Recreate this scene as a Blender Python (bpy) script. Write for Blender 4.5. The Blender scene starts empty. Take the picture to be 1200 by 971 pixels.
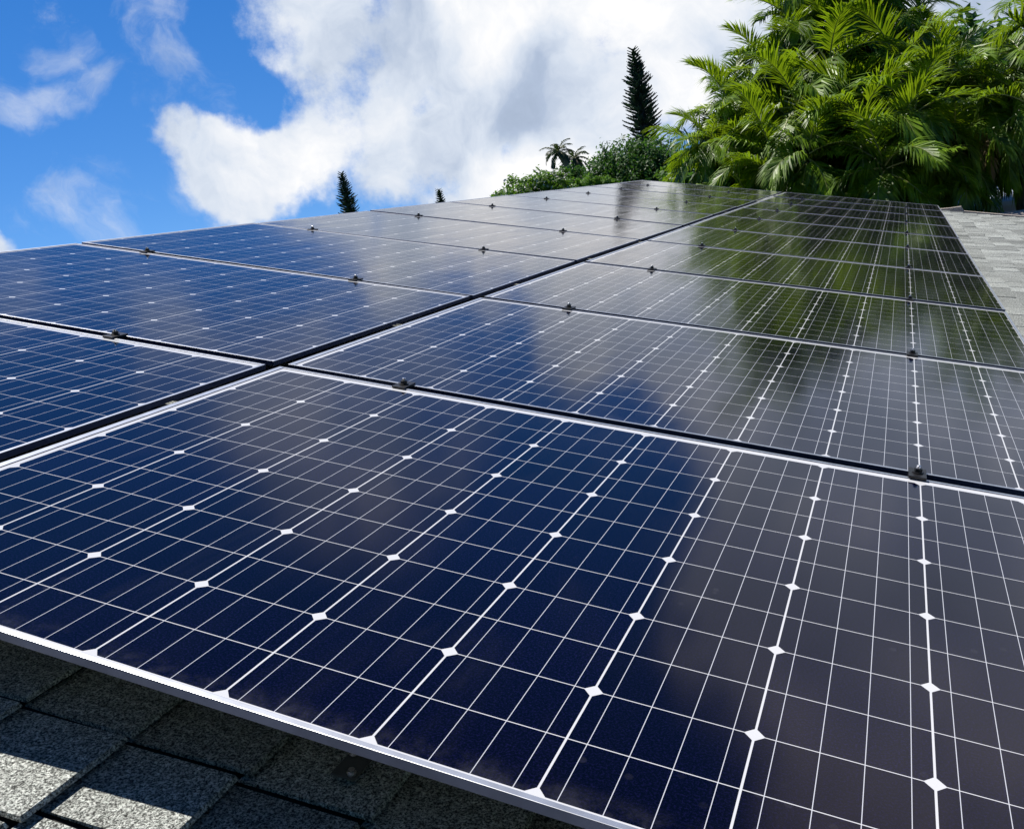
import bpy, bmesh, math, random
from mathutils import Vector, Matrix
import numpy as np

SC = bpy.context.scene
COL = SC.collection
R = math.radians
U = 0.159                      # one solar cell pitch in metres
SLOPE = R(14.0)                # the roof falls from its ridge on the left to its eave on the right
CS, SN = math.cos(SLOPE), math.sin(SLOPE)

def pl(i, j, n=0.0):
    """panel-plane coordinates (cells down the slope, cells along the ridge, metres above the glass) -> world"""
    x, z = i * U, n
    return Vector((x * CS + z * SN, j * U, -x * SN + z * CS))

# ------------------------------------------------------------------ camera
RC = ((0.93747934, 0.34186314, 0.06528458), (0.16349545, -0.2669804, -0.94973191), (-0.30724863, 0.90102778, -0.30618167))
def pdir(v):
    return Vector((v[0] * CS + v[2] * SN, v[1], -v[0] * SN + v[2] * CS))
CX, CY, CZ = pdir(RC[0]), -pdir(RC[1]), -pdir(RC[2])
CAM = pl(7.25954751, -3.66254247, 3.31464386 * U)
FOC, PX0, PY0 = 1053.91, 658.78, 489.53
cam = bpy.data.cameras.new('camera')
co = bpy.data.objects.new('camera', cam); COL.objects.link(co)
m = Matrix((CX, CY, CZ)).transposed().to_4x4(); m.translation = CAM
co.matrix_world = m
cam.sensor_fit = 'HORIZONTAL'; cam.sensor_width = 36.0
cam.lens = 36.0 * FOC / 1200.0
cam.shift_x = -(PX0 - 600.0) / 1200.0
cam.shift_y = (PY0 - 485.5) / 1200.0
cam.clip_start = 0.02; cam.clip_end = 4000.0
SC.camera = co

def ray(px, py):
    d = CX * ((px - PX0) / FOC) - CY * ((py - PY0) / FOC) - CZ
    return d.normalized()
def at(px, py, Y):
    """the point seen in that direction at world distance Y up the garden"""
    d = ray(px, py)
    return CAM + d * ((Y - CAM.y) / d.y)

# ------------------------------------------------------------------ light, sky, exposure
SUN_DIR = pdir((-0.80, 0.215, 1.03)).normalized()
SUN_EL = math.asin(SUN_DIR.z)
SUN_AZ = math.atan2(SUN_DIR.x, SUN_DIR.y)        # clockwise from +Y
sl = bpy.data.lights.new('sun', 'SUN'); sl.energy = 5.0; sl.angle = R(0.53); sl.color = (1.0, 0.95, 0.87)
so = bpy.data.objects.new('sun', sl); COL.objects.link(so)
so.rotation_euler = (-SUN_DIR).to_track_quat('-Z', 'Y').to_euler()

SC.view_settings.view_transform = 'Standard'
SC.view_settings.look = 'None'
SC.view_settings.exposure = 0.35
SC.view_settings.gamma = 1.0
SC.view_settings.use_curve_mapping = False

class NT:
    """small helper round a node tree"""
    def __init__(s, nt): s.nt = nt
    def n(s, t, **kw):
        o = s.nt.nodes.new(t)
        for k, v in kw.items(): setattr(o, k, v)
        return o
    def put(s, sock, v):
        if isinstance(v, bpy.types.NodeSocket): s.nt.links.new(v, sock)
        elif v is not None: sock.default_value = v
    def m(s, op, a, b=None, c=None, clamp=False):
        o = s.n('ShaderNodeMath', operation=op, use_clamp=clamp)
        for k, v in enumerate((a, b, c)):
            if v is not None: s.put(o.inputs[k], v)
        return o.outputs[0]
    def v(s, op, a, b=None):
        o = s.n('ShaderNodeVectorMath', operation=op)
        s.put(o.inputs[0], a)
        if b is not None: s.put(o.inputs['Scale'] if op == 'SCALE' else o.inputs[1], b)
        return o.outputs['Value'] if op in ('DOT_PRODUCT', 'LENGTH') else o.outputs[0]
    def mr(s, x, a, b, c=0.0, d=1.0, smooth=True):
        o = s.n('ShaderNodeMapRange'); o.interpolation_type = 'SMOOTHSTEP' if smooth else 'LINEAR'
        for k, v in enumerate((x, a, b, c, d)): s.put(o.inputs[k], v)
        return o.outputs[0]
    def noise(s, vec, scale, detail=2.0, rough=0.5, dist=0.0, col=False):
        o = s.n('ShaderNodeTexNoise')
        if vec is not None: s.put(o.inputs['Vector'], vec)
        o.inputs['Scale'].default_value = scale; o.inputs['Detail'].default_value = detail
        o.inputs['Roughness'].default_value = rough; o.inputs['Distortion'].default_value = dist
        return o.outputs['Color'] if col else o.outputs['Fac']
    def mix(s, f, a, b, mode='MIX'):
        o = s.n('ShaderNodeMix', data_type='RGBA', blend_type=mode)
        s.put(o.inputs[0], f); s.put(o.inputs[6], a); s.put(o.inputs[7], b)
        return o.outputs[2]
    def ramp(s, f, stops):
        o = s.n('ShaderNodeValToRGB'); e = o.color_ramp.elements
        while len(e) < len(stops): e.new(0.5)
        for k, (p, c) in enumerate(stops): e[k].position = p; e[k].color = (*c, 1)
        s.put(o.inputs[0], f); return o.outputs[0]

world = bpy.data.worlds.new('World'); SC.world = world; world.use_nodes = True
w = NT(world.node_tree); w.nt.nodes.clear()
SKY_STRENGTH = 0.10
def build_sky():
    sky = w.n('ShaderNodeTexSky', sky_type='NISHITA'); sky.sun_disc = False
    sky.sun_elevation = SUN_EL; sky.sun_rotation = SUN_AZ
    sky.altitude = 50.0; sky.air_density = 0.85; sky.dust_density = 0.0; sky.ozone_density = 2.5
    dd = w.n('ShaderNodeTexCoord').outputs['Generated']
    w.put(sky.inputs[0], w.v('NORMALIZE', w.v('ADD', dd, (0, 0, 0.15))))     # clear sea air: little whitening towards the horizon
    hs = w.n('ShaderNodeHueSaturation'); hs.inputs['Saturation'].default_value = 1.36; hs.inputs['Value'].default_value = 1.0; hs.inputs['Hue'].default_value = 0.508
    w.put(hs.inputs['Color'], sky.outputs[0])
    d = w.n('ShaderNodeTexCoord').outputs['Generated']
    sz = w.n('ShaderNodeSeparateXYZ'); w.put(sz.inputs[0], d)
    deep = w.v('SCALE', hs.outputs[0], w.mr(sz.outputs[2], 0.36, 0.82, 1.0, 0.50))       # deeper blue towards the zenith
    warp = w.v('SUBTRACT', w.noise(d, 5.0, 5.0, 0.55, col=True), (0.5, 0.5, 0.5))
    d2 = w.v('NORMALIZE', w.v('ADD', d, w.v('SCALE', warp, 0.15)))
    def field(blobs, base):
        acc = base
        for px, py, deg, wt in blobs:
            c = ray(px, py); cr = math.cos(R(deg))
            dp = w.v('DOT_PRODUCT', d2, tuple(c))
            acc = w.m('ADD', acc, w.mr(dp, cr, 1.0, 0.0, wt))
        return acc
    cover = field(CLOUDS, -0.55)
    det = w.m('MULTIPLY', w.m('SUBTRACT', w.noise(d, 8.0, 9.0, 0.66), 0.5), 3.0)
    wis = w.m('MULTIPLY', w.m('SUBTRACT', w.noise(d, 26.0, 6.0, 0.62), 0.5), 0.7)
    far = w.mr(w.v('DOT_PRODUCT', d, tuple(ray(620, -150))), 0.55, -0.1, 0.0, 0.15)   # broken cloud round the rest of the sky
    dens = w.m('ADD', w.m('ADD', w.m('MINIMUM', cover, 0.95), w.m('ADD', det, wis)), far)
    mask = w.mr(dens, -0.24, 0.64)
    # cloud bodies: white where thin and towards the sun, blue-grey in the thick bellies
    shade = w.m('ADD', w.m('MULTIPLY', w.m('SUBTRACT', w.noise(d2, 6.5, 7.0, 0.60), 0.5), 1.9), field(BRIGHT, 0.62))
    ccol = w.ramp(shade, [(0.0, (0.36, 0.44, 0.58)), (0.30, (0.45, 0.54, 0.70)), (0.60, (0.70, 0.77, 0.88)), (0.95, (1.0, 1.0, 1.01))])
    ccol = w.v('SCALE', ccol, 0.79 / SKY_STRENGTH)
    wn = w.m('MULTIPLY', w.m('SUBTRACT', w.noise(d2, 14.0, 8.0, 0.66, 0.2), 0.5), 2.6)
    veil = w.m('MULTIPLY', w.mr(w.m('ADD', field(WISPS, -0.50), wn), -0.10, 1.05), 0.55)
    mask = w.m('MAXIMUM', mask, veil)
    col = w.mix(mask, deep, ccol)
    bg = w.n('ShaderNodeBackground'); w.put(bg.inputs[0], col); bg.inputs[1].default_value = SKY_STRENGTH
    out = w.n('ShaderNodeOutputWorld'); w.put(out.inputs[0], bg.outputs[0])
CLOUDS = [
    (335, 45, 4.2, .9), (430, 20, 5.0, 1.0), (410, 165, 4.6, 1.0), (330, 185, 4.0, .8), (245, 190, 2.8, .70), (285, 220, 2.6, .5), (215, 168, 1.6, .45),
    (520, 70, 6.5, 1.0), (520, 205, 5.5, 1.0), (620, 100, 7.0, 1.0), (690, 50, 6.5, .8), (720, 150, 6.0, .9),
    (850, 60, 7.0, .9), (960, 20, 8.0, .9), (1100, 60, 9.0, .9), (790, -60, 8.0, .8), (600, -30, 4.5, .6),
    (1020, -150, 11.0, .9), (1280, -100, 12.0, .9), (900, -140, 6.0, .8), (1180, -420, 12.0, 1.0), (1100, -620, 8.0, 1.0),
    (1500, -800, 17.0, 1.0), (1350, -560, 12.0, .8), (470, -300, 6.0, .12), (480, -75, 3.5, .6),
    (345, 112, 1.6, -.35), (300, 118, 2.2, -.55), (720, -150, 4.5, .6), (300, 205, 4.0, .7), (270, 235, 3.0, .4),
    (196, 302, 1.7, 1.0), (0, 318, 2.3, 1.1), (640, 225, 4.0, .6), (560, 235, 3.0, .5),
]
WISPS = [(62, 40, 2.2, .75), (95, 90, 2.6, .7), (50, 135, 2.4, .5), (15, 110, 2.4, .5), (130, 125, 2.4, .45), (188, 52, 3.0, .85), (125, 238, 3.4, .72), (70, 262, 3.0, .5), (225, 130, 3.5, .6),
         (240, 215, 3.5, .6), (290, 235, 3.0, .5), (-200, -150, 9.0, .7), (230, -300, 8.0, .7), (90, -210, 7.0, .6), (440, -320, 12.0, 1.0), (380, -420, 8.0, .4)]
BRIGHT = [(570, 5, 5.0, .45), (640, 195, 3.5, .25), (660, 125, 5.0, -.26), (560, 120, 5.0, -.02), (720, 60, 6.0, .12), (600, 215, 5.0, .15), (330, 200, 5.0, .12), (420, 150, 4.0, .2), (870, 60, 6.0, -.12),
          (310, 60, 4.0, .12), (1020, 40, 9.0, -.15), (1150, -480, 14.0, -.35), (1280, -100, 12, -.2), (475, -300, 5.0, -.35)]
build_sky()

# ------------------------------------------------------------------ materials
def mat(name):
    m = bpy.data.materials.new(name); m.use_nodes = True
    t = NT(m.node_tree); t.nt.nodes.clear()
    out = t.n('ShaderNodeOutputMaterial'); t.out = out
    return m, t
def princ(t, base, rough=0.5, metal=0.0, **kw):
    p = t.n('ShaderNodeBsdfPrincipled')
    t.put(p.inputs['Base Color'], base if isinstance(base, bpy.types.NodeSocket) else (*base, 1))
    t.put(p.inputs['Roughness'], rough); t.put(p.inputs['Metallic'], metal)
    for k, v in kw.items(): t.put(p.inputs[k], v)
    return p
def bump(t, p, h, strength=0.3, dist=0.01):
    b = t.n('ShaderNodeBump'); b.inputs['Strength'].default_value = strength; b.inputs['Distance'].default_value = dist
    t.put(b.inputs['Height'], h); t.put(p.inputs['Normal'], b.outputs[0])
def simple(name, c, rough=0.5, metal=0.0, var=0.15, scale=6.0, bmp=0.0):
    m, t = mat(name)
    o = t.n('ShaderNodeTexCoord').outputs['Object']
    n = t.noise(o, scale, 5.0, 0.6)
    f = t.mr(n, 0.3, 0.7, 1.0 - var, 1.0 + var)
    col = t.v('SCALE', (*c,), f)
    p = princ(t, col, rough, metal)
    if bmp: bump(t, p, n, bmp)
    t.put(t.out.inputs[0], p.outputs[0]); return m

def make_cells():
    m, t = mat('solar_cells')
    tc = t.n('ShaderNodeTexCoord'); o = tc.outputs['Object']
    s = t.n('ShaderNodeSeparateXYZ'); t.put(s.inputs[0], o)
    X = t.m('ADD', t.m('DIVIDE', s.outputs[0], U), 5.0 - 0.007 / U); Y = t.m('ADD', t.m('DIVIDE', s.outputs[1], U), 3.0 + 0.0065 / U)
    def edge(v, k=1.0):            # distance in cells to the nearest multiple of 1/k
        f = t.m('FRACT', t.m('ADD', t.m('MULTIPLY', v, k), 0.5))
        return t.m('DIVIDE', t.m('ABSOLUTE', t.m('SUBTRACT', f, 0.5)), k)
    ex, ey, eh = edge(X), edge(Y), edge(Y, 2.0)
    lt = lambda a, b: t.m('LESS_THAN', a, b)
    mx = lambda a, b: t.m('MAXIMUM', a, b)
    gap = mx(lt(ex, 0.0072), lt(eh, 0.0034))
    gap = mx(gap, lt(t.m('ADD', ex, ey), 0.063))
    outx = t.m('GREATER_THAN', t.m('ABSOLUTE', t.m('SUBTRACT', X, 5.0)), 4.9915)
    outy = t.m('GREATER_THAN', t.m('ABSOLUTE', t.m('SUBTRACT', Y, 3.0)), 2.9960)
    gap = mx(gap, mx(outx, outy))
    bus = lt(edge(t.m('ADD', X, 0.125), 4.0), 0.0024)
    rnd = tc and t.n('ShaderNodeObjectInfo').outputs['Random']
    cid = t.n('ShaderNodeTexWhiteNoise'); cid.noise_dimensions = '3D'
    cc = t.n('ShaderNodeCombineXYZ'); t.put(cc.inputs[0], t.m('FLOOR', X)); t.put(cc.inputs[1], t.m('FLOOR', Y)); t.put(cc.inputs[2], rnd)
    t.put(cid.inputs['Vector'], cc.outputs[0])
    grain = t.noise(o, 420.0, 2.0, 0.75)
    base = t.mix(cid.outputs['Value'], (0.00028, 0.00022, 0.0016, 1), (0.00055, 0.00042, 0.0034, 1))
    base = t.v('SCALE', base, t.mr(grain, 0.42, 0.76, 0.25, 13.0))
    # faint dust film: real dirt on the glass, streaked down the slope
    mp = t.n('ShaderNodeMapping'); mp.inputs['Scale'].default_value = (3.0, 0.8, 1.0); t.put(mp.inputs[0], t.v('ADD', o, t.v('SCALE', cc.outputs[0], 0.0)))
    off = t.n('ShaderNodeVectorMath', operation='ADD'); t.put(off.inputs[0], mp.outputs[0])
    ro = t.n('ShaderNodeCombineXYZ'); t.put(ro.inputs[2], t.m('MULTIPLY', rnd, 40.0)); t.put(off.inputs[1], ro.outputs[0])
    dn = t.noise(off.outputs[0], 2.2, 7.0, 0.62, 0.6)
    dust = t.mr(dn, 0.54, 0.90, 0.0010, 0.034)
    low = t.m('MULTIPLY', t.mr(Y, 0.0, 0.22, 1.0, 0.0), t.mr(t.noise(o, 22.0, 6.0, 0.7), 0.42, 0.70, 0.0, 0.06))   # grime washed down to the lower edge
    vo = t.n('ShaderNodeTexVoronoi'); vo.inputs['Scale'].default_value = 34.0; t.put(vo.inputs['Vector'], off.outputs[0] if False else o)
    spots = t.m('MULTIPLY', t.mr(vo.outputs['Distance'], 0.10, 0.17, 1.0, 0.0), t.mr(t.noise(o, 6.0, 3.0), 0.55, 0.72, 0.0, 0.030))     # dried rain spots in patches
    dust = t.m('ADD', t.m('ADD', dust, low), spots)
    base = t.mix(dust, base, (0.34, 0.34, 0.38, 1))
    busc = t.mix(dust, (0.54, 0.56, 0.62, 1), (0.45, 0.45, 0.47, 1))
    col = t.mix(bus, base, busc)
    col = t.mix(gap, col, (0.60, 0.61, 0.64, 1))
    rg = t.mr(t.noise(off.outputs[0], 5.0, 4.0, 0.6), 0.3, 0.75, 0.08, 0.14)
    p = princ(t, col, rg)
    p.inputs['Specular Tint'].default_value = (1.0, 0.78, 0.95, 1)
    p.inputs['IOR'].default_value = 1.48     # anti-reflective solar glass
    bump(t, p, t.noise(o, 2.6, 2.0, 0.5), 0.05, 0.02)
    t.put(t.out.inputs[0], p.outputs[0]); return m

def make_shingle(name='shingle', c=(0.385, 0.385, 0.375)):
    m, t = mat(name)
    o = t.n('ShaderNodeTexCoord').outputs['Object']
    isl = t.n('ShaderNodeNewGeometry').outputs['Random Per Island']
    g1 = t.noise(o, 380.0, 2.0, 0.8); g2 = t.noise(o, 130.0, 3.0, 0.7); st = t.noise(o, 2.5, 5.0, 0.6)
    f = t.m('MULTIPLY', t.mr(g1, 0.36, 0.66, 0.15, 1.8), t.mr(g2, 0.3, 0.7, 0.6, 1.3))
    f = t.m('MULTIPLY', f, t.m('MULTIPLY', t.mr(isl, 0.0, 1.0, 0.72, 1.18, False), t.mr(st, 0.3, 0.7, 0.85, 1.1)))
    tint = t.mix(t.noise(o, 300.0, 1.0), (*c, 1), (c[0] * 0.9, c[1] * 1.0, c[2] * 0.95, 1))
    col = t.v('SCALE', tint, f)
    p = princ(t, col, 0.92); p.inputs['Specular IOR Level'].default_value = 0.2
    bump(t, p, t.m('ADD', g1, g2), 0.7, 0.004)
    t.put(t.out.inputs[0], p.outputs[0]); return m

def make_leaf(name, c1, c2, trans, rough=0.42, tw=0.4, scale=1.4):
    m, t = mat(name)
    o = t.n('ShaderNodeTexCoord').outputs['Object']
    isl = t.n('ShaderNodeNewGeometry').outputs['Random Per Island']
    n = t.noise(o, scale, 3.0, 0.6)
    f = t.m('ADD', t.m('MULTIPLY', isl, 0.35), t.m('MULTIPLY', t.mr(n, 0.36, 0.64), 0.65))
    col = t.mix(f, (*c1, 1), (*c2, 1))
    p = princ(t, col, rough)
    p.inputs['Specular IOR Level'].default_value = 0.45
    tr = t.n('ShaderNodeBsdfTranslucent'); t.put(tr.inputs[0], t.mix(f, (*[x * 0.8 for x in trans], 1), (*trans, 1)))
    ms = t.n('ShaderNodeMixShader'); ms.inputs[0].default_value = tw
    t.put(ms.inputs[1], p.outputs[0]); t.put(ms.inputs[2], tr.outputs[0])
    t.put(t.out.inputs[0], ms.outputs[0]); return m

M = {}
M['cells'] = make_cells()
M['alu'] = simple('anodised_aluminium', (0.66, 0.68, 0.72), 0.38, 0.92, 0.10, 30.0)
M['side'] = simple('shaded_frame_side', (0.13, 0.15, 0.25), 0.36, 0.8, 0.1, 30.0)  # silver frame's sides: shade and dark roof reflection put into the colour
M['white'] = simple('white_backsheet', (0.75, 0.75, 0.75), 0.6)
M['black_metal'] = simple('black_metal', (0.012, 0.012, 0.014), 0.42, 0.0, 0.2, 40.0)
M['flash'] = simple('weathered_flashing', (0.11, 0.11, 0.108), 0.9, 0.0, 0.25, 30.0)
M['steel'] = simple('stainless_steel', (0.72, 0.72, 0.74), 0.22, 1.0, 0.05, 40.0)
M['rail'] = simple('dark_rail', (0.03, 0.03, 0.035), 0.4, 0.6, 0.15, 20.0)
M['shingle'] = make_shingle()
M['cap'] = make_shingle('ridge_shingle', (0.50, 0.42, 0.385))
M['felt'] = simple('roof_felt', (0.018, 0.017, 0.016), 0.95, 0.0, 0.3, 30.0)
M['stucco'] = simple('stucco', (0.55, 0.50, 0.42), 0.9, 0.0, 0.1, 12.0, 0.2)
M['trim'] = simple('painted_trim', (0.62, 0.60, 0.56), 0.5, 0.0, 0.06, 8.0)
M['bluewall'] = simple('pale_blue_wall', (0.52, 0.62, 0.76), 0.6, 0.0, 0.06, 4.0)
M['darkroof'] = make_shingle('dark_shingle', (0.09, 0.08, 0.075))
M['palm'] = make_leaf('palm_leaf', (0.012, 0.048, 0.004), (0.190, 0.320, 0.012), (0.40, 0.60, 0.014), 0.44, 0.28, 2.2)
M['palm_far'] = make_leaf('coconut_leaf', (0.016, 0.034, 0.014), (0.034, 0.060, 0.020), (0.05, 0.09, 0.02), 0.5, 0.3)
M['dead'] = make_leaf('dry_palm_leaf', (0.16, 0.11, 0.05), (0.26, 0.19, 0.08), (0.25, 0.17, 0.06), 0.7, 0.25)
M['rachis'] = simple('palm_rachis', (0.22, 0.24, 0.07), 0.45, 0.0, 0.2, 10.0)
M['trunk'] = simple('palm_trunk', (0.16, 0.14, 0.10), 0.85, 0.0, 0.35, 9.0, 0.5)
M['bark'] = simple('bark', (0.10, 0.075, 0.055), 0.9, 0.0, 0.35, 12.0, 0.6)
M['pine'] = make_leaf('pine_needles', (0.022, 0.048, 0.034), (0.050, 0.088, 0.055), (0.05, 0.10, 0.05), 0.6, 0.15)
M['leaf_dark'] = make_leaf('dark_tree_leaf', (0.022, 0.075, 0.012), (0.055, 0.140, 0.018), (0.10, 0.26, 0.02), 0.5, 0.3)
M['leaf_light'] = make_leaf('light_tree_leaf', (0.06, 0.14, 0.018), (0.12, 0.24, 0.025), (0.2, 0.4, 0.03), 0.5, 0.35)
M['flower'] = make_leaf('white_blossom', (0.5, 0.5, 0.45), (0.7, 0.7, 0.66), (0.5, 0.5, 0.45), 0.6, 0.3)
M['grass'] = simple('lawn', (0.05, 0.09, 0.02), 0.95, 0.0, 0.35, 2.0, 0.4)

# ------------------------------------------------------------------ mesh helpers
class MB:
    def __init__(s): s.v, s.f, s.mi = [], [], []
    def add(s, vs, fs, mi=0):
        b = len(s.v); s.v += [tuple(x) for x in vs]; s.f += [tuple(b + k for k in f) for f in fs]; s.mi += [mi] * len(fs)
    def box(s, x0, x1, y0, y1, z0, z1, T=None, mi=0):
        vs = [Vector((x, y, z)) for z in (z0, z1) for y in (y0, y1) for x in (x0, x1)]
        if T: vs = [T(p) for p in vs]
        s.add(vs, [(0, 2, 3, 1), (4, 5, 7, 6), (0, 1, 5, 4), (2, 6, 7, 3), (0, 4, 6, 2), (1, 3, 7, 5)], mi)
    def tube(s, pts, rads, n=6, cap=True, mi=0):
        pts = [Vector(p) for p in pts]; b = len(s.v); prev = None
        for k, p in enumerate(pts):
            t = (pts[min(k + 1, len(pts) - 1)] - pts[max(k - 1, 0)]).normalized()
            a = t.orthogonal().normalized() if prev is None else (prev - t * prev.dot(t)).normalized()
            prev = a; c = t.cross(a); r = rads[k] if hasattr(rads, '__len__') else rads
            for q in range(n):
                th = 2 * math.pi * q / n
                s.v.append(tuple(p + (a * math.cos(th) + c * math.sin(th)) * r))
        for k in range(len(pts) - 1):
            for q in range(n):
                q2 = (q + 1) % n
                s.f.append((b + k * n + q, b + k * n + q2, b + (k + 1) * n + q2, b + (k + 1) * n + q)); s.mi.append(mi)
        if cap:
            s.f.append(tuple(b + q for q in range(n))[::-1]); s.mi.append(mi)
            s.f.append(tuple(b + (len(pts) - 1) * n + q for q in range(n))); s.mi.append(mi)
    def mesh(s, name, mats, smooth=False, bevel=0.0):
        me = bpy.data.meshes.new(name); me.from_pydata(s.v, [], s.f)
        for x in (mats if isinstance(mats, (list, tuple)) else [mats]): me.materials.append(x)
        me.polygons.foreach_set('material_index', s.mi)
        if smooth: me.polygons.foreach_set('use_smooth', [True] * len(me.polygons))
        if bevel:
            bm = bmesh.new(); bm.from_mesh(me)
            bmesh.ops.remove_doubles(bm, verts=bm.verts, dist=1e-6)
            bmesh.ops.bevel(bm, geom=bm.edges[:], offset=bevel, segments=2, affect='EDGES', profile=0.6)
            bm.to_mesh(me); bm.free()
        me.update(); return me
    def build(s, name, mats, parent=None, **kw):
        return link(name, s.mesh(name, mats, **kw), parent)
def link(name, me, parent=None):
    o = bpy.data.objects.new(name, me); COL.objects.link(o)
    if parent is not None: o.parent = parent
    return o
def tag(o, label, cat, group=None, kind=None):
    if label: o['label'] = label
    if cat: o['category'] = cat
    if group: o['group'] = group
    if kind: o['kind'] = kind
    return o
def thing(name, label, cat, loc=(0, 0, 0), rot=(0, 0, 0), group=None):
    o = bpy.data.objects.new(name, None); COL.objects.link(o)
    o.location = loc; o.rotation_euler = rot; o.empty_display_size = 0.2
    return tag(o, label, cat, group)
KIDS = {}
def copy_tree(src, kids):
    """copy of a thing with copies of its parts and sub-parts; kids = [(part, [sub-parts])]"""
    r = src.copy(); COL.objects.link(r)
    for p, subs in kids:
        c = p.copy(); COL.objects.link(c); c.parent = r
        for q in subs:
            d = q.copy(); COL.objects.link(d); d.parent = c
    return r

# ------------------------------------------------------------------ ground
GZ = -3.3
def ground_z(x, y):
    t = min(max((y - 11.0) / 30.0, 0.0), 1.0); t = t * t * (3 - 2 * t)
    return GZ + 3.0 * t
def build_ground():
    g = MB(); xs = [-1500, -400, -120, -60, -30, -15, -8, -2, 4, 10, 16, 30, 60, 120, 400, 1500]
    ys = [-1500, -300, -60, -20, -8, -2, 4, 8, 11, 14, 18, 22, 26, 30, 35, 41, 60, 120, 400, 1500]
    n = len(xs)
    g.add([(x, y, ground_z(x, y)) for y in ys for x in xs],
          [(a * n + b, a * n + b + 1, (a + 1) * n + b + 1, (a + 1) * n + b) for a in range(len(ys) - 1) for b in range(n - 1)])
    o = g.build('ground', M['grass'], smooth=True); o['kind'] = 'structure'
build_ground()

# ------------------------------------------------------------------ house with the shingled roof
ROOF_N = -0.80 * U             # roof surface below the glass
I0, I1, J0, J1 = -12.6, 36.0, -7.0, 72.6
def build_house():
    rnd = random.Random(4)
    h = thing('house', 'single storey house whose pale grey shingle roof carries the solar panels', 'house', (0, 0, GZ))
    def T(i, j, n): return pl(i, j, n) - Vector((0, 0, GZ))
    rg = T(I0, 0, ROOF_N - .006); ev = T(I1, 0, ROOF_N - .006)        # ridge and eave lines run along y
    y0, y1 = J0 * U, J1 * U
    dz = 0.10; TS = math.tan(SLOPE); L = 5.0
    far = Vector((rg.x - L, 0, rg.z - L * TS))                         # the other side of the ridge
    d = MB()
    top = [(far.x, far.z), (rg.x, rg.z), (ev.x, ev.z)]
    vs = [(x, y, z) for y in (y0, y1) for x, z in top] + [(x, y, z - dz) for y in (y0, y1) for x, z in top]
    d.add(vs, [(0, 1, 4, 3), (1, 2, 5, 4), (6, 9, 10, 7), (7, 10, 11, 8), (0, 6, 7, 1), (1, 7, 8, 2), (3, 4, 10, 9), (4, 5, 11, 10), (0, 3, 9, 6), (2, 8, 11, 5)])
    roof = d.build('roof', M['felt'], h)
    # shingle tabs: courses along the ridge, lower edges towards the eave
    s = MB(); EXP = 0.146 / U
    def course(T, i0, i1, first, fine):
        i = first; k = 0
        while i < i1:
            j = J0 - 0.15 - rnd.uniform(0, 1.2)
            near = fine and -1 < i < 9
            while j < J1:
                ln = rnd.uniform(1.15, 2.1)
                if near and j < .2 < j + ln + .5: ln = .2 + rnd.uniform(-.02, .02) - j
                if near and .15 < j < .25: ln = 1.9
                ln = max(ln, .25)
                ja, jb = max(j + .021, J0 - .12), min(j + ln - .021, J1 + .10)
                ib = min(i + EXP + rnd.uniform(-.035, .045), i1 + .15)
                ia = max(i - .05, i0)
                if jb - ja > .06 and ib - ia > .1:
                    t1 = ROOF_N + (.0092 if near else .0060) + rnd.uniform(-.0024, .0034); t0 = ROOF_N - .0035; e = rnd.uniform(-.02, .02)
                    vs = [T(ia, ja, t0), T(ia, jb, t0), T(ib, jb, t1 - .0050), T(ib + e, ja, t1 - .0050),
                          T(ia, ja, t0 + .002), T(ia, jb, t0 + .002), T(ib - .02, jb - .01, t1), T(ib - .02 + e, ja + .01, t1)]
                    s.add(vs, [(4, 7, 6, 5), (2, 6, 7, 3), (0, 3, 7, 4), (1, 5, 6, 2), (0, 1, 2, 3)])
                j += ln
            i += EXP; k += 1
    course(T, I0, I1, 3.04 - EXP * math.ceil((3.04 - I0) / EXP), True)
    s.build('shingles', M['shingle'], roof)
    # caps over the ridge
    c = MB(); y = y0
    while y < y1:
        y2 = min(y + 0.38, y1); w = .15; z = rg.z + rnd.uniform(.010, .018); q = .012
        vs = [(rg.x + a, yy, z - abs(a) * TS - k) for yy, k in ((y, 0), (y2, q)) for a in (-w, 0, w)]
        vs += [(p[0], p[1], p[2] - .012) for p in vs]
        c.add(vs, [(0, 3, 4, 1), (1, 4, 5, 2), (6, 7, 10, 9), (7, 8, 11, 10), (0, 1, 7, 6), (1, 2, 8, 7), (0, 6, 9, 3), (2, 5, 11, 8)]); y += 0.36
    c.build('ridge_cap', M['cap'], roof)
    # pale trim along the far gable edge, with a short stub of vent beside the array
    t = MB()
    t.box(0, (I1 - I0) * U, y1 - .10, y1 + .025, -.05, .020, lambda p: T(I0 + p.x / U, p.y / U, ROOF_N + p.z))
    t.build('gable_trim', M['cap'], roof)
    t = MB(); t.box(0, (I1 - I0) * U, y0 - .025, y0 - .002, -.08, .006, lambda p: T(I0 + p.x / U, p.y / U, ROOF_N + p.z))
    t.build('gable_trim', M['cap'], roof)
    v = MB()
    v.add([T(i, J1 + jj, ROOF_N + .021 + n) for i, n in ((10.6, .0), (11.3, .020), (12.05, .050), (12.3, .0)) for jj in (-.55, .1)],
          [(0, 2, 3, 1), (2, 4, 5, 3), (4, 6, 7, 5), (0, 6, 4, 2), (1, 3, 5, 7), (0, 1, 7, 6)])
    v.build('roof_vent', M['cap'], roof)
    # lower wing beyond the far gable, its ridge level
    ca, cb = at(1166, 251.5, 12.9), at(1200, 244.5, 12.9); zr = .5 * (ca.z + cb.z) - GZ; xw0 = ca.x - .02
    wg = MB(); yr = 12.9; ya, yb = 11.75, 14.05; dr = (yr - ya) * math.tan(R(18))
    vs = [(x, y, z) for x in (xw0, xw0 + 7.0) for y, z in ((ya, zr - dr), (yr, zr), (yb, zr - dr))]
    vs += [(a, b, cc - .09) for a, b, cc in vs]
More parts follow.
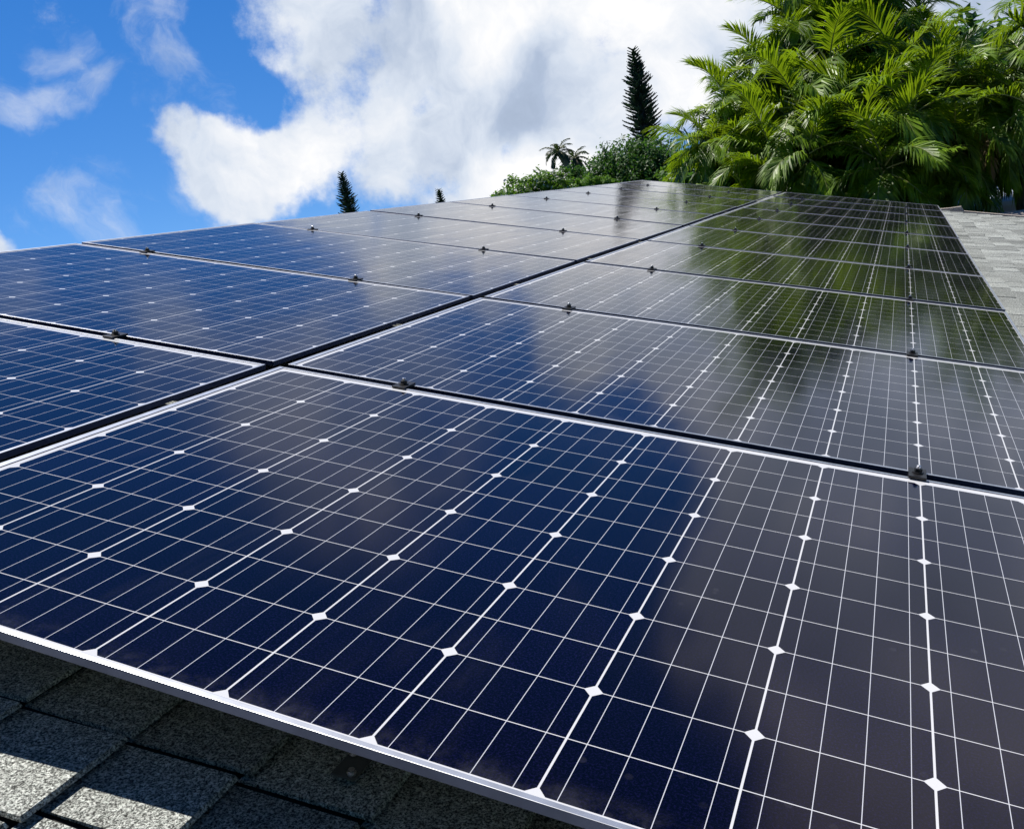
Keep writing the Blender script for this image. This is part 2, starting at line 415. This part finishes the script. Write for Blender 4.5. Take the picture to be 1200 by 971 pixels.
    wg.add(vs, [(0, 3, 4, 1), (1, 4, 5, 2), (6, 7, 10, 9), (7, 8, 11, 10), (0, 1, 7, 6), (1, 2, 8, 7), (3, 9, 10, 4), (4, 10, 11, 5), (0, 6, 9, 3), (2, 5, 11, 8)])
    wg.build('wing_roof', M['cap'], h)
    ww = MB(); ww.box(xw0 + .25, xw0 + 6.7, ya + .2, yb - .25, 0, zr - dr - .11); ww.build('wing_wall', M['stucco'], h)
    # walls under the main roof
    wl = MB(); xa, xb = far.x + .4, ev.x - .45; ya, yb = y0 + .35, y1 - .3
    za, zb = far.z + .4 * TS - dz - .02, ev.z + .45 * TS - dz - .02; zm = rg.z - dz - .03
    prof = [(xa, 0), (xb, 0), (xb, zb), (rg.x, zm), (xa, za)]
    vs = [(x, ya, z) for x, z in prof] + [(x, yb, z) for x, z in prof]
    wl.add(vs, [(0, 1, 2, 3, 4), (9, 8, 7, 6, 5), (0, 4, 9, 5), (1, 6, 7, 2)])
    wl.build('wall', M['stucco'], h)
    f = MB(); f.box(ev.x + .002, ev.x + .026, y0, y1, ev.z - .20, ev.z - .010); f.build('fascia', M['trim'], h)
    g = MB(); g.box(ev.x + .029, ev.x + .14, y0, y1, ev.z - .15, ev.z - .14); g.box(ev.x + .141, ev.x + .155, y0, y1, ev.z - .15, ev.z - .03)
    g.build('gutter', M['trim'], h)
build_house()

# ------------------------------------------------------------------ solar panels
PW, PD = 10 * U + 0.030, 6 * U + 0.031
ROWP = 6.368
COLX = (0.0, -10.42)
ORD = ['nearest', 'second', 'third', 'fourth', 'fifth', 'sixth', 'seventh', 'eighth', 'ninth', 'farthest']
def build_panels():
    rnd = random.Random(11)
    proto = thing('solar_panel', '', 'solar panel', group='solar panels in two columns on the roof')
    fr = MB(); w2, d2, lip, ht, top = PW / 2, PD / 2, 0.0065, 0.011, 0.0014
    for sx in (-1, 1):
        x0, x1 = sorted((sx * w2, sx * (w2 - (.0125 if sx < 0 else lip))))
        fr.box(x0, x1, -d2, d2, top - ht, top)
    for sy in (-1, 1):
        y0, y1 = sorted((sy * d2, sy * (d2 - lip)))
        fr.box(-w2 + .0125 + .0004, w2 - lip - .0004, y0, y1, top - ht, top)
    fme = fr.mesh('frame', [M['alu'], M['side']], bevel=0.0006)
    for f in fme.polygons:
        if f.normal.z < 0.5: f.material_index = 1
    fo = link('frame', fme, proto)
    gl = MB(); e = 0.0005
    gl.box(-w2 + .0125 + e, w2 - lip - e, -d2 + lip + e, d2 - lip - e, -0.005, 0.0)
    me = gl.mesh('cell_sheet', [M['cells'], M['white']])
    me.polygons[0].material_index = 1
    go = link('cell_sheet', me, proto)
    kids = [(fo, []), (go, [])]
    first = True
    for c, cx in enumerate(COLX):
        for r in range(10):
            o = proto if first else copy_tree(proto, kids); first = False
            o.location = pl(cx + 5.0 - 0.007 / U, r * ROWP + 3.0 + 0.0065 / U, rnd.uniform(-.0008, .0008))
            o.rotation_euler = (R(rnd.uniform(-.12, .12)), SLOPE + R(rnd.uniform(-.12, .12)), 0)
            side = 'right-hand' if c == 0 else 'left-hand'
            o['label'] = '%s blue solar panel with silver frame in the %s column' % (ORD[r], side)
build_panels()

RAILS = {0: (1.70, 7.97), 1: (-8.53, -3.05)}
def build_rails():
    for c in (0, 1):
        for q, i in enumerate(RAILS[c]):
            t = thing('mounting_rail', ('dark rail under the %s column of panels, on its %s side' % (('right-hand', 'left-hand')[c], ('left', 'right')[q])), 'rail',
                      pl(i, 0, ROOF_N), (0, SLOPE, 0), 'rails under the panels')
            b = MB(); h0 = 0.065; h1 = -ROOF_N - 0.0105
            b.box(-.018, .018, 0.012, 63.55 * U, h0, h1)
            b.build('rail', M['rail'], t, bevel=0.001)
            for k in range(6):
                y = 0.25 + k * 1.9
                f = MB(); f.box(-.04, .04, y - .04, y + .04, 0.0, 0.012); f.box(-.022, -.0185, y - .025, y + .025, 0.0125, 0.085); f.box(-.04, -.0225, y - .025, y + .025, 0.0125, .018)
                f.build('foot', M['rail'], t)
build_rails()

def build_clamps():
    proto = thing('panel_clamp', '', 'clamp', group='black clamps holding the panel rows')
    b = MB(); b.box(-.0145, .0145, -.0235, .0235, 0.0020, 0.0060); b.box(-.0145, .0145, -.0095, .0095, -.0100, .0019)
    plate = b.build('plate', M['black_metal'], proto, bevel=0.0008)
    hx = MB(); hx.tube([(0, 0, .0061), (0, 0, .0080)], .0095, 16); hx.tube([(0, 0, .0081), (0, 0, .0140)], .0070, 6)
    nut = hx.build('nut', M['black_metal'], proto, bevel=0.0005)
    bt = MB(); bt.tube([(0, 0, .0141), (0, 0, .0185), (0, 0, .0193)], [.0036, .0036, .0026], 12)
    bolt = bt.build('bolt', M['steel'], proto)
    kids = [(plate, []), (nut, []), (bolt, [])]
    first = True
    for c in (0, 1):
        for q, i in enumerate(RAILS[c]):
            for r in range(9):
                o = proto if first else copy_tree(proto, kids); first = False
                o.location = pl(i, (r + 1) * ROWP - .143, 0); o.rotation_euler = (0, SLOPE, 0)
                o['label'] = 'black clamp between %s and %s panels of the %s column, %s one' % (ORD[r], ORD[r + 1], ('right-hand', 'left-hand')[c], ('left', 'right')[q])
build_clamps()

def build_flashing():
    t = thing('roof_flashing', 'black flashing plate with two shiny bolt heads beneath the front panel edge', 'flashing', pl(4.55, .53, ROOF_N), (0, SLOPE, 0))
    b = MB(); b.box(-.0125, .0145, -.0185, .0205, .0135, .0155); b.build('plate', M['flash'], t, bevel=.0005)
    for dx, dy in ((-.006, .014), (.008, -.012)):
        k = MB(); k.tube([(dx, dy, .0156), (dx, dy, .0185)], .0052, 16); k.tube([(dx, dy, .0186), (dx, dy, .0225)], .0035, 6)
        k.build('bolt_head', M['steel'], t)
build_flashing()

# ------------------------------------------------------------------ palms
def frond(mb, base, az, e0, e1, L, rnd, npair=46, leaf=0.46, lw=0.030, mi=0, mr=1, fold=0.35, twist=0.0, droop=0.5, nseg=12, rad=0.014):
    pts = []; p = Vector(base); ca, sa = math.cos(az), math.sin(az)
    for k in range(nseg + 1):
        t = k / nseg; el = e0 + (e1 - e0) * (t ** 1.25)
        if k: p = p + Vector((math.cos(el) * ca, math.cos(el) * sa, math.sin(el))) * (L / nseg)
        pts.append(p.copy())
    mb.tube(pts, [rad * (1 - 0.85 * k / nseg) for k in range(nseg + 1)], 4, False, mr)
    side0 = Vector((-sa, ca, 0))
    for k in range(npair):
        t = 0.14 + 0.86 * (k + .5) / npair
        x = t * nseg; a = min(int(x), nseg - 1); q = pts[a].lerp(pts[a + 1], x - a)
        tan = (pts[a + 1] - pts[a]).normalized(); up = side0.cross(tan) * -1
        if up.z < 0 and abs(tan.z) < .98: up = -up
        ll = leaf * min(1.0, .45 + 1.6 * t, .42 + 1.9 * (1 - t)) * rnd.uniform(.82, 1.12)
        sweep = 0.55 + 0.60 * t + rnd.gauss(0, .06)
        for sg in (-1, 1):
            if rnd.random() < .06: continue
            tw = twist + rnd.gauss(0, .16)
            out = (side0 * sg * math.cos(fold + tw) + up * math.sin(fold + tw)).normalized()
            d = (out * math.cos(sweep) + tan * math.sin(sweep)).normalized()
            m1 = q + d * ll * .5 - Vector((0, 0, ll * .06 * droop))
            d2 = (d - Vector((0, 0, droop * rnd.uniform(.7, 1.3)))).normalized()
            tip = m1 + d2 * ll * .52
            wv = (tan - d * tan.dot(d)).normalized() * (lw * .5)
            mb.add([q - wv * .6, q + wv * .6, m1 + wv, m1 - wv, tip], [(0, 1, 2, 3), (3, 2, 4)], mi)

def palm_crown(rnd, nf, L, leaf, lw, npair, elo=-0.5, droop=0.6):
    mb = MB()
    for k in range(nf):
        t = ((k + .5) / nf) ** .75              # 0 = youngest, upright; 1 = oldest, hanging
        az = k * 2.399963 + rnd.uniform(-.25, .25)
        e0 = R(86) - (R(86) - elo) * (t ** .9) + rnd.uniform(-.1, .1)
        e1 = e0 - R(rnd.uniform(80, 135)) * (0.40 + .60 * t)
        e1 = max(e1, R(-88))
        l = L * rnd.uniform(.82, 1.1) * (0.8 + .2 * t)
        frond(mb, (0.03 * math.cos(az), 0.03 * math.sin(az), -.25 * t), az, e0, e1, l, rnd, npair, leaf, lw, 0, 1,
              rnd.uniform(.35, .95) - .85 * t, rnd.uniform(-.1, .1), droop * rnd.uniform(.7, 1.3) * (.25 + 1.25 * t))
    return mb

PALMS = [  # px, py of the crown heart, distance, crown scale, label
    (832, 172, 14.6, .80, 'feathery green palm at the left end of the clump, lowest crown beside the tall pine'),
    (856, 128, 15.2, .85, 'green palm leaning out on the left shoulder of the clump, above its lowest crown'),
    (896, 84, 15.8, .92, 'palm with upright spears on the left skyline of the clump'),
    (905, 186, 13.6, .85, 'low palm with hanging fronds just above the far end of the centre gap'),
    (940, 40, 16.2, 1.0, 'tall sunlit palm whose crown breaks the sky left of the clump top'),
    (935, 128, 14.2, 1.0, 'bright green palm in the middle of the clump left half'),
    (948, 186, 13.2, .95, 'low palm in shade with arching fronds over the top of the right-hand column'),
    (972, 82, 15.0, 1.05, 'yellow-green palm in the centre of the clump below the tallest crowns'),
    (1000, 10, 16.4, 1.1, 'tallest palm at the top centre of the clump, cut by the picture edge'),
    (1010, 142, 13.8, 1.0, 'palm with broad folded fronds at the heart of the clump'),
    (1036, 200, 13.0, .95, 'lowest shaded palm with drooping fronds behind the middle of the far right panel'),
    (1055, 86, 15.0, 1.0, 'palm with long arched sunlit fronds right of the clump centre'),
    (1050, 34, 16.4, .85, 'palm with frond arching over the patch of sky at the clump top'),
    (1072, 138, 13.8, 1.0, 'palm with a long arching frond above the far right panel corner'),
    (1112, 88, 14.8, .80, 'palm below the patch of sky on the right of the clump'),
    (1030, 216, 13.8, .80, 'low dark palm crouching directly behind the far edge of the right-hand column'),
    (1222, 28, 15.4, .95, 'bright palm at the top right picture corner beyond the sky patch'),
    (1203, 88, 14.6, .9, 'upper dark palm at the right picture edge, under the brightest corner palm'),
    (1232, 95, 15.0, 1.05, 'palm half cut off by the right picture edge'),
    (968, -50, 16.6, 1.1, 'palm above the top picture edge with only its hanging fronds showing'),
    (925, 205, 15.5, .9, 'shadowy palm deep behind the low fronds at the far panel edge'),
]
def build_palms():
    crowns, dries = [], []
    for k in range(8):
        rnd = random.Random(300 + k)
        mb = palm_crown(rnd, 16, 1.42, .50, .029, 44, R(-50), 1.15)
        crowns.append(mb.mesh('crown', [M['palm'], M['rachis']]))
    for k in range(3):
        rnd = random.Random(330 + k); dm = MB()
        for q in range(4):
            frond(dm, (0, 0, -.3), rnd.uniform(0, 6.28), R(-10), R(-86), 1.35, rnd, 26, .36, .022, 0, 0, -.5, 0, .9)
        dries.append(dm.mesh('dry_fronds', [M['dead'], M['dead']]))
    for k, (px, py, Y, sc, lab) in enumerate(PALMS):
        rnd = random.Random(100 + k)
        c = at(px, py, Y)
        bx, by = c.x + rnd.uniform(-.3, .3), c.y + rnd.uniform(-.1, .4); gz = ground_z(bx, by)
        t = thing('palm_tree', lab, 'palm tree', (bx, by, gz), group='palms in the clump behind the roof')
        a0 = rnd.uniform(0, 6.28)
        for st in range(2 + k % 2):
            az = a0 + st * 2.1 + rnd.uniform(-.3, .3); rr = (.0, .55, .6)[st] * sc
            top = c - Vector((bx, by, gz)) + Vector((rr * math.cos(az), rr * math.sin(az), (.15, -.35, -.75)[st] * sc))
            tr = MB(); n = 9; fx, fy = .12 * math.cos(az), .12 * math.sin(az)
            pts = [(fx + (top.x - fx) * (q / n) ** 1.6, fy + (top.y - fy) * (q / n) ** 1.6, top.z * q / n - (.2 if q == n else 0)) for q in range(n + 1)]
            tr.tube(pts, [.065 * (1.25 - .35 * q / n) for q in range(n + 1)], 8, True)
            tr.build('trunk', M['trunk'], t, smooth=True)
            cr = link('crown', crowns[rnd.randrange(8)], t); cr.location = top
            cr.rotation_euler = (rnd.uniform(-.15, .15), rnd.uniform(-.15, .15), rnd.uniform(0, 6.28))
            f = sc * rnd.uniform(.88, 1.08); cr.scale = (f, f, f)
        if k % 2 == 0:
            dd = link('dry_fronds', dries[rnd.randrange(3)], t); dd.location = top; dd.rotation_euler = (0, 0, rnd.uniform(0, 6.28))
    # coconut palms far off
    for px, py, Y, lab, s in ((654, 178, 46, 'small distant coconut palm, left one of the pair on the skyline', 1.0), (673, 186, 47, 'small distant coconut palm, right one of the pair, leaning into its neighbour', .92)):
        rnd = random.Random(px)
        c = at(px, py, Y); bx = c.x + .9; by = c.y; g = ground_z(bx, by)
        t = thing('coconut_palm', lab, 'palm tree', (bx, by, g), group='distant coconut palms')
        top = c - Vector((bx, by, g)); tr = MB(); n = 8
        tr.tube([(top.x * (q / n) ** 2, 0, top.z * q / n) for q in range(n + 1)], [.22 - .01 * q for q in range(n + 1)], 8)
        tr.build('trunk', M['trunk'], t, smooth=True)
        mb = MB()
        for k in range(17):
            tt = (k + .5) / 17; az = k * 2.4 + rnd.uniform(-.3, .3); e0 = R(80) - R(105) * tt
            frond(mb, (0, 0, 0), az, e0, max(e0 - R(75), R(-85)), 1.05 * s * rnd.uniform(.85, 1.1), rnd, 18, .30, .06, 0, 1, -.1, 0, .8, 8, .02)
        cr = mb.build('crown', [M['palm_far'], M['rachis']], t); cr.location = top
build_palms()

# ------------------------------------------------------------------ Norfolk pines
def norfolk(px_top, py_top, Y, hcrown, rmax, lab, seed, thin=1.0, lean=0.0):
    rnd = random.Random(seed)
    c = at(px_top, py_top, Y); g = ground_z(c.x, c.y)
    t = thing('norfolk_pine', lab, 'pine tree', (c.x, c.y, g), group='norfolk island pines')
    H = c.z - g
    tr = MB(); tr.tube([(0, 0, 0), (0, 0, H * .5), (0, 0, H - .1)], [.38, .24, .03], 8)
    tr.build('trunk', M['bark'], t, smooth=True)
    mb = MB(); z = H - .12
    while z > max(H - hcrown * 1.9, H * .18):
        s = (H - z) / hcrown
        r = rmax * min(1.0, (s * 1.65) ** .8) * (1.0 if s < 1 else .8) * rnd.uniform(.86, 1.1)
        nb = 6 if s > .12 else 4; a0 = rnd.uniform(0, 6.28)
        for b in range(nb):
            az = a0 + b * 6.283 / nb + rnd.uniform(-.15, .15); rr = r * rnd.uniform(.75, 1.12)
            dirv = Vector((math.cos(az), math.sin(az), 0))
            pts = [Vector((0, 0, z)) + dirv * rr * q + Vector((0, 0, rr * (.30 * q * q + .10 * q))) for q in (0, .35, .7, 1.0)]
            mb.tube(pts, [.035, .025, .018, .01], 3, False, 1)
            nt = max(4, int(rr / .085))
            for q in range(nt):
                u = .22 + .8 * q / nt; k = min(int(u * 3), 2); p = pts[k].lerp(pts[k + 1], min(1, u * 3 - k))
                for sg in (-1, 1):
                    sd = Vector((-dirv.y, dirv.x, 0)) * sg
                    ln = .34 * thin * rnd.uniform(.7, 1.2) * (1.15 - .4 * u)
                    d = (sd * .6 + dirv * .55 + Vector((0, 0, .50))).normalized()
                    wv = d.cross(Vector((0, 0, 1))).normalized() * .030
                    wu = d.cross(wv).normalized() * .030
                    for ww in (wv, wu):
                        mb.add([p - ww, p + ww, p + d * ln + ww * .6, p + d * ln - ww * .6], [(0, 1, 2, 3)], 0)
        z -= .22 * rnd.uniform(.85, 1.15) * (0.7 + .5 * min(s, 1))
    mb.build('crown', [M['pine'], M['bark']], t)
norfolk(742, 57, 55, 6.0, 1.10, 'tall dark narrow pine standing left of the palm clump', 5)
norfolk(400, 202, 70, 4.4, .85, 'dark pine top poking over the left edge of the panels', 6)
norfolk(514, 222, 80, 2.5, .45, 'tiny pine tip just showing over the panel edge left of the green trees', 7)

# ------------------------------------------------------------------ broadleaf trees and shrubs
def leafy(name, lab, cat, px, py, Y, lobes, nleaf, size, leafmat, seed, group=None, extra=None):
    """lobes: (dx, dy, dz, r) in metres from the crown's centre"""
    rnd = random.Random(seed); nr = np.random.default_rng(seed)
    c = at(px, py, Y); g = ground_z(c.x, c.y)
    t = thing(name, lab, cat, (c.x, c.y, g), group=group); H = c.z - g
    tr = MB(); tr.tube([(0, 0, 0), (.06, 0, H * .45), (0, 0, H * .95)], [.20, .16, .05], 8)
    for dx, dy, dz, r in lobes:
        tr.tube([(0.05, 0, H * .5), (dx * .5, dy * .5, H * .5 + (H * .5 + dz) * .55), (dx, dy, H + dz)], [.11, .07, .025], 6)
    tr.build('trunk', M['bark'], t, smooth=True)
    mb = MB(); tot = sum(l[3] ** 2 for l in lobes)
    for dx, dy, dz, r in lobes:
        n = int(nleaf * r * r / tot)
        ncl = max(8, n // 22); cl = []
        for _ in range(ncl):
            v = nr.normal(size=3); v /= np.linalg.norm(v)
            cl.append((v, np.array((dx, dy, H + dz)) + v * r * np.array((1, 1, .85)) * rnd.uniform(.55, 1.03)))
        for q in range(n):
            v, p0 = cl[q % ncl]
            p = Vector(p0 + nr.normal(size=3) * r * .12)
            nrm = Vector(v * .6 + nr.normal(size=3) * .6 + np.array((0, 0, .5))).normalized()
            a = nrm.orthogonal().normalized(); a.rotate(Matrix.Rotation(rnd.uniform(0, 6.28), 3, nrm)); b = nrm.cross(a)
            s = size * rnd.uniform(.6, 1.25); mi = 1 if (extra and rnd.random() < extra) else 0
            mb.add([p - a * s, p - b * s * .5 + nrm * s * .12, p + a * s, p + b * s * .5 + nrm * s * .12], [(0, 1, 2), (0, 2, 3)], mi)
    mb.build('crown', [leafmat, M['flower']], t)
    return t
leafy('broadleaf_tree', 'light green spreading tree with white blossom dots, lowest on the skyline at the panel edge', 'tree', 622, 224, 34,
      [(-2.1, .2, -.62, .42), (-1.1, 0, -.2, .6), (-.5, 0, .05, .7), (.1, .3, .1, .7), (.7, 0, .12, .65), (1.2, .2, .1, .6), (-1.6, .2, -.5, .5), (-.2, -.5, -.4, .8)], 7000, .085, M['leaf_light'], 21, extra=.10)
leafy('broadleaf_tree', 'blue-green bushy tree under the two coconut palms', 'tree', 667, 212, 37,
      [(0, 0, .1, .62), (.55, .2, -.1, .6), (-.5, 0, -.2, .55), (.2, -.3, -.6, .8)], 5200, .085, M['leaf_dark'], 22)
leafy('broadleaf_tree', 'big round dark green tree between the coconut palms and the tall pine', 'tree', 738, 205, 32,
      [(-.1, 0, .35, 1.1), (-.8, 0, .05, .95), (-1.3, .2, -.4, .7), (.8, .1, .25, 1.05), (1.4, .2, -.1, .9), (.3, -.5, -.4, 1.0), (-.4, -.4, -.5, .85), (2.0, .4, -.3, 1.0)], 26000, .075, M['leaf_dark'], 23)
leafy('shrub', 'yellow-green shrub at the foot of the round dark tree, beside the panel corner', 'shrub', 690, 214, 28,
      [(0, 0, -.1, .40), (.45, 0, -.2, .40), (-.35, 0, -.25, .35)], 3000, .06, M['leaf_light'], 24)
leafy('shrub', 'small yellow-green shrub over the far left panel corner', 'shrub', 786, 208, 22,
      [(0, 0, 0, .35), (.4, 0, -.15, .4), (.8, .2, 0, .45)], 2500, .06, M['leaf_light'], 25)
leafy('shrub', 'dark understorey shrub behind the palm trunks, left part of the clump', 'shrub', 890, 215, 19,
      [(0, 0, 0, 1.2), (1.3, .3, .2, 1.2), (-1.1, .3, .0, 1.1), (2.5, .3, 0, 1.2), (.5, .3, 1.3, 1.2), (1.8, .4, 1.4, 1.2)], 9000, .12, M['leaf_dark'], 26)
leafy('shrub', 'dark understorey shrub behind the palm trunks, right part of the clump', 'shrub', 1050, 190, 18.6,
      [(0, 0, 0, 1.2), (1.3, .3, .2, 1.2), (-1.2, .3, .0, 1.2), (-.3, .3, 1.4, 1.2), (1.2, .4, 1.4, 1.2)], 9000, .12, M['leaf_dark'], 27)

leafy('shrub', 'dark understorey shrub at the right picture edge behind the blue house corner', 'shrub', 1250, 150, 23,
      [(0, 0, 0, 1.4), (1.3, .3, .2, 1.3), (-1.3, .3, .3, 1.3), (.3, .3, 1.4, 1.2), (-1.4, .4, 1.4, 1.2)], 9000, .12, M['leaf_dark'], 28)

# unseen trees added behind the viewpoint to hold sky light off the front roof
def sky_block_tree(x, y, H, lab, seed):
    rnd = random.Random(seed); nr = np.random.default_rng(seed); g = ground_z(x, y)
    t = thing('broadleaf_tree', lab, 'tree', (x, y, g))
    tr = MB(); tr.tube([(0, 0, 0), (.1, 0, H * .4), (0, .1, H * .8)], [.25, .18, .06], 8); tr.build('trunk', M['bark'], t, smooth=True)
    mb = MB()
    for q in range(5200):
        v = nr.normal(size=3); v /= np.linalg.norm(v); f = rnd.uniform(.5, 1.0)
        p = Vector((v[0] * 3.1 * f, v[1] * 2.0 * f, H * .58 + v[2] * H * .42 * f))
        n = Vector(v + nr.normal(size=3) * .6).normalized(); a = n.orthogonal().normalized(); b = n.cross(a); z = rnd.uniform(.12, .24)
        mb.add([p - a * z, p - b * z * .5, p + a * z, p + b * z * .5], [(0, 1, 2, 3)])
    mb.build('crown', M['leaf_dark'], t)
sky_block_tree(-3.6, -5.6, 9.5, 'added unseen sky-blocking tree behind the eave on the left, outside the picture', 41)
sky_block_tree(1.6, -6.2, 10.5, 'added unseen sky-blocking tree directly behind the viewpoint, outside the picture', 42)
sky_block_tree(6.8, -5.8, 9.5, 'added unseen sky-blocking tree behind the eave on the right, outside the picture', 43)

# ------------------------------------------------------------------ neighbouring house glimpsed through the palms
def build_neighbour():
    c = at(1156, 228, 17.2)
    g = ground_z(c.x, c.y)
    t = thing('neighbour_house', 'pale blue roofed neighbouring house glimpsed through the palms past the far roof edge', 'house', (c.x, c.y, g))
    z = c.z - g - .50
    b = MB(); b.box(-.35, 5.0, 0, 5.0, 0, z + .30); b.build('wall', M['bluewall'], t)
    r = MB(); e = .35
    vs = [(-.6, -.35, z + .36), (5.4, -.35, z + .36), (5.4, 2.5, z + 1.4), (-.6, 2.5, z + 1.4), (5.4, 5.5, z + .36), (-.6, 5.5, z + .36)]
    vs += [(a, bb, cc - .08) for a, bb, cc in vs]
    r.add(vs, [(0, 1, 2, 3), (3, 2, 4, 5), (6, 9, 8, 7), (9, 11, 10, 8), (0, 6, 7, 1), (5, 4, 10, 11), (0, 3, 9, 6), (3, 5, 11, 9), (1, 7, 8, 2), (2, 8, 10, 4)])
    r.build('roof', M['bluewall'], t)
    l = MB(); vs = [(-.7, -.8, z - .36), (5.6, -.8, z - .30), (5.6, -.02, z - .02), (-.7, -.02, z - .10)]
    vs += [(a, bb, cc - .07) for a, bb, cc in vs]
    l.add(vs, [(0, 1, 2, 3), (7, 6, 5, 4), (0, 4, 5, 1), (1, 5, 6, 2), (2, 6, 7, 3), (3, 7, 4, 0)])
    l.build('porch_roof', M['darkroof'], t)
build_neighbour()
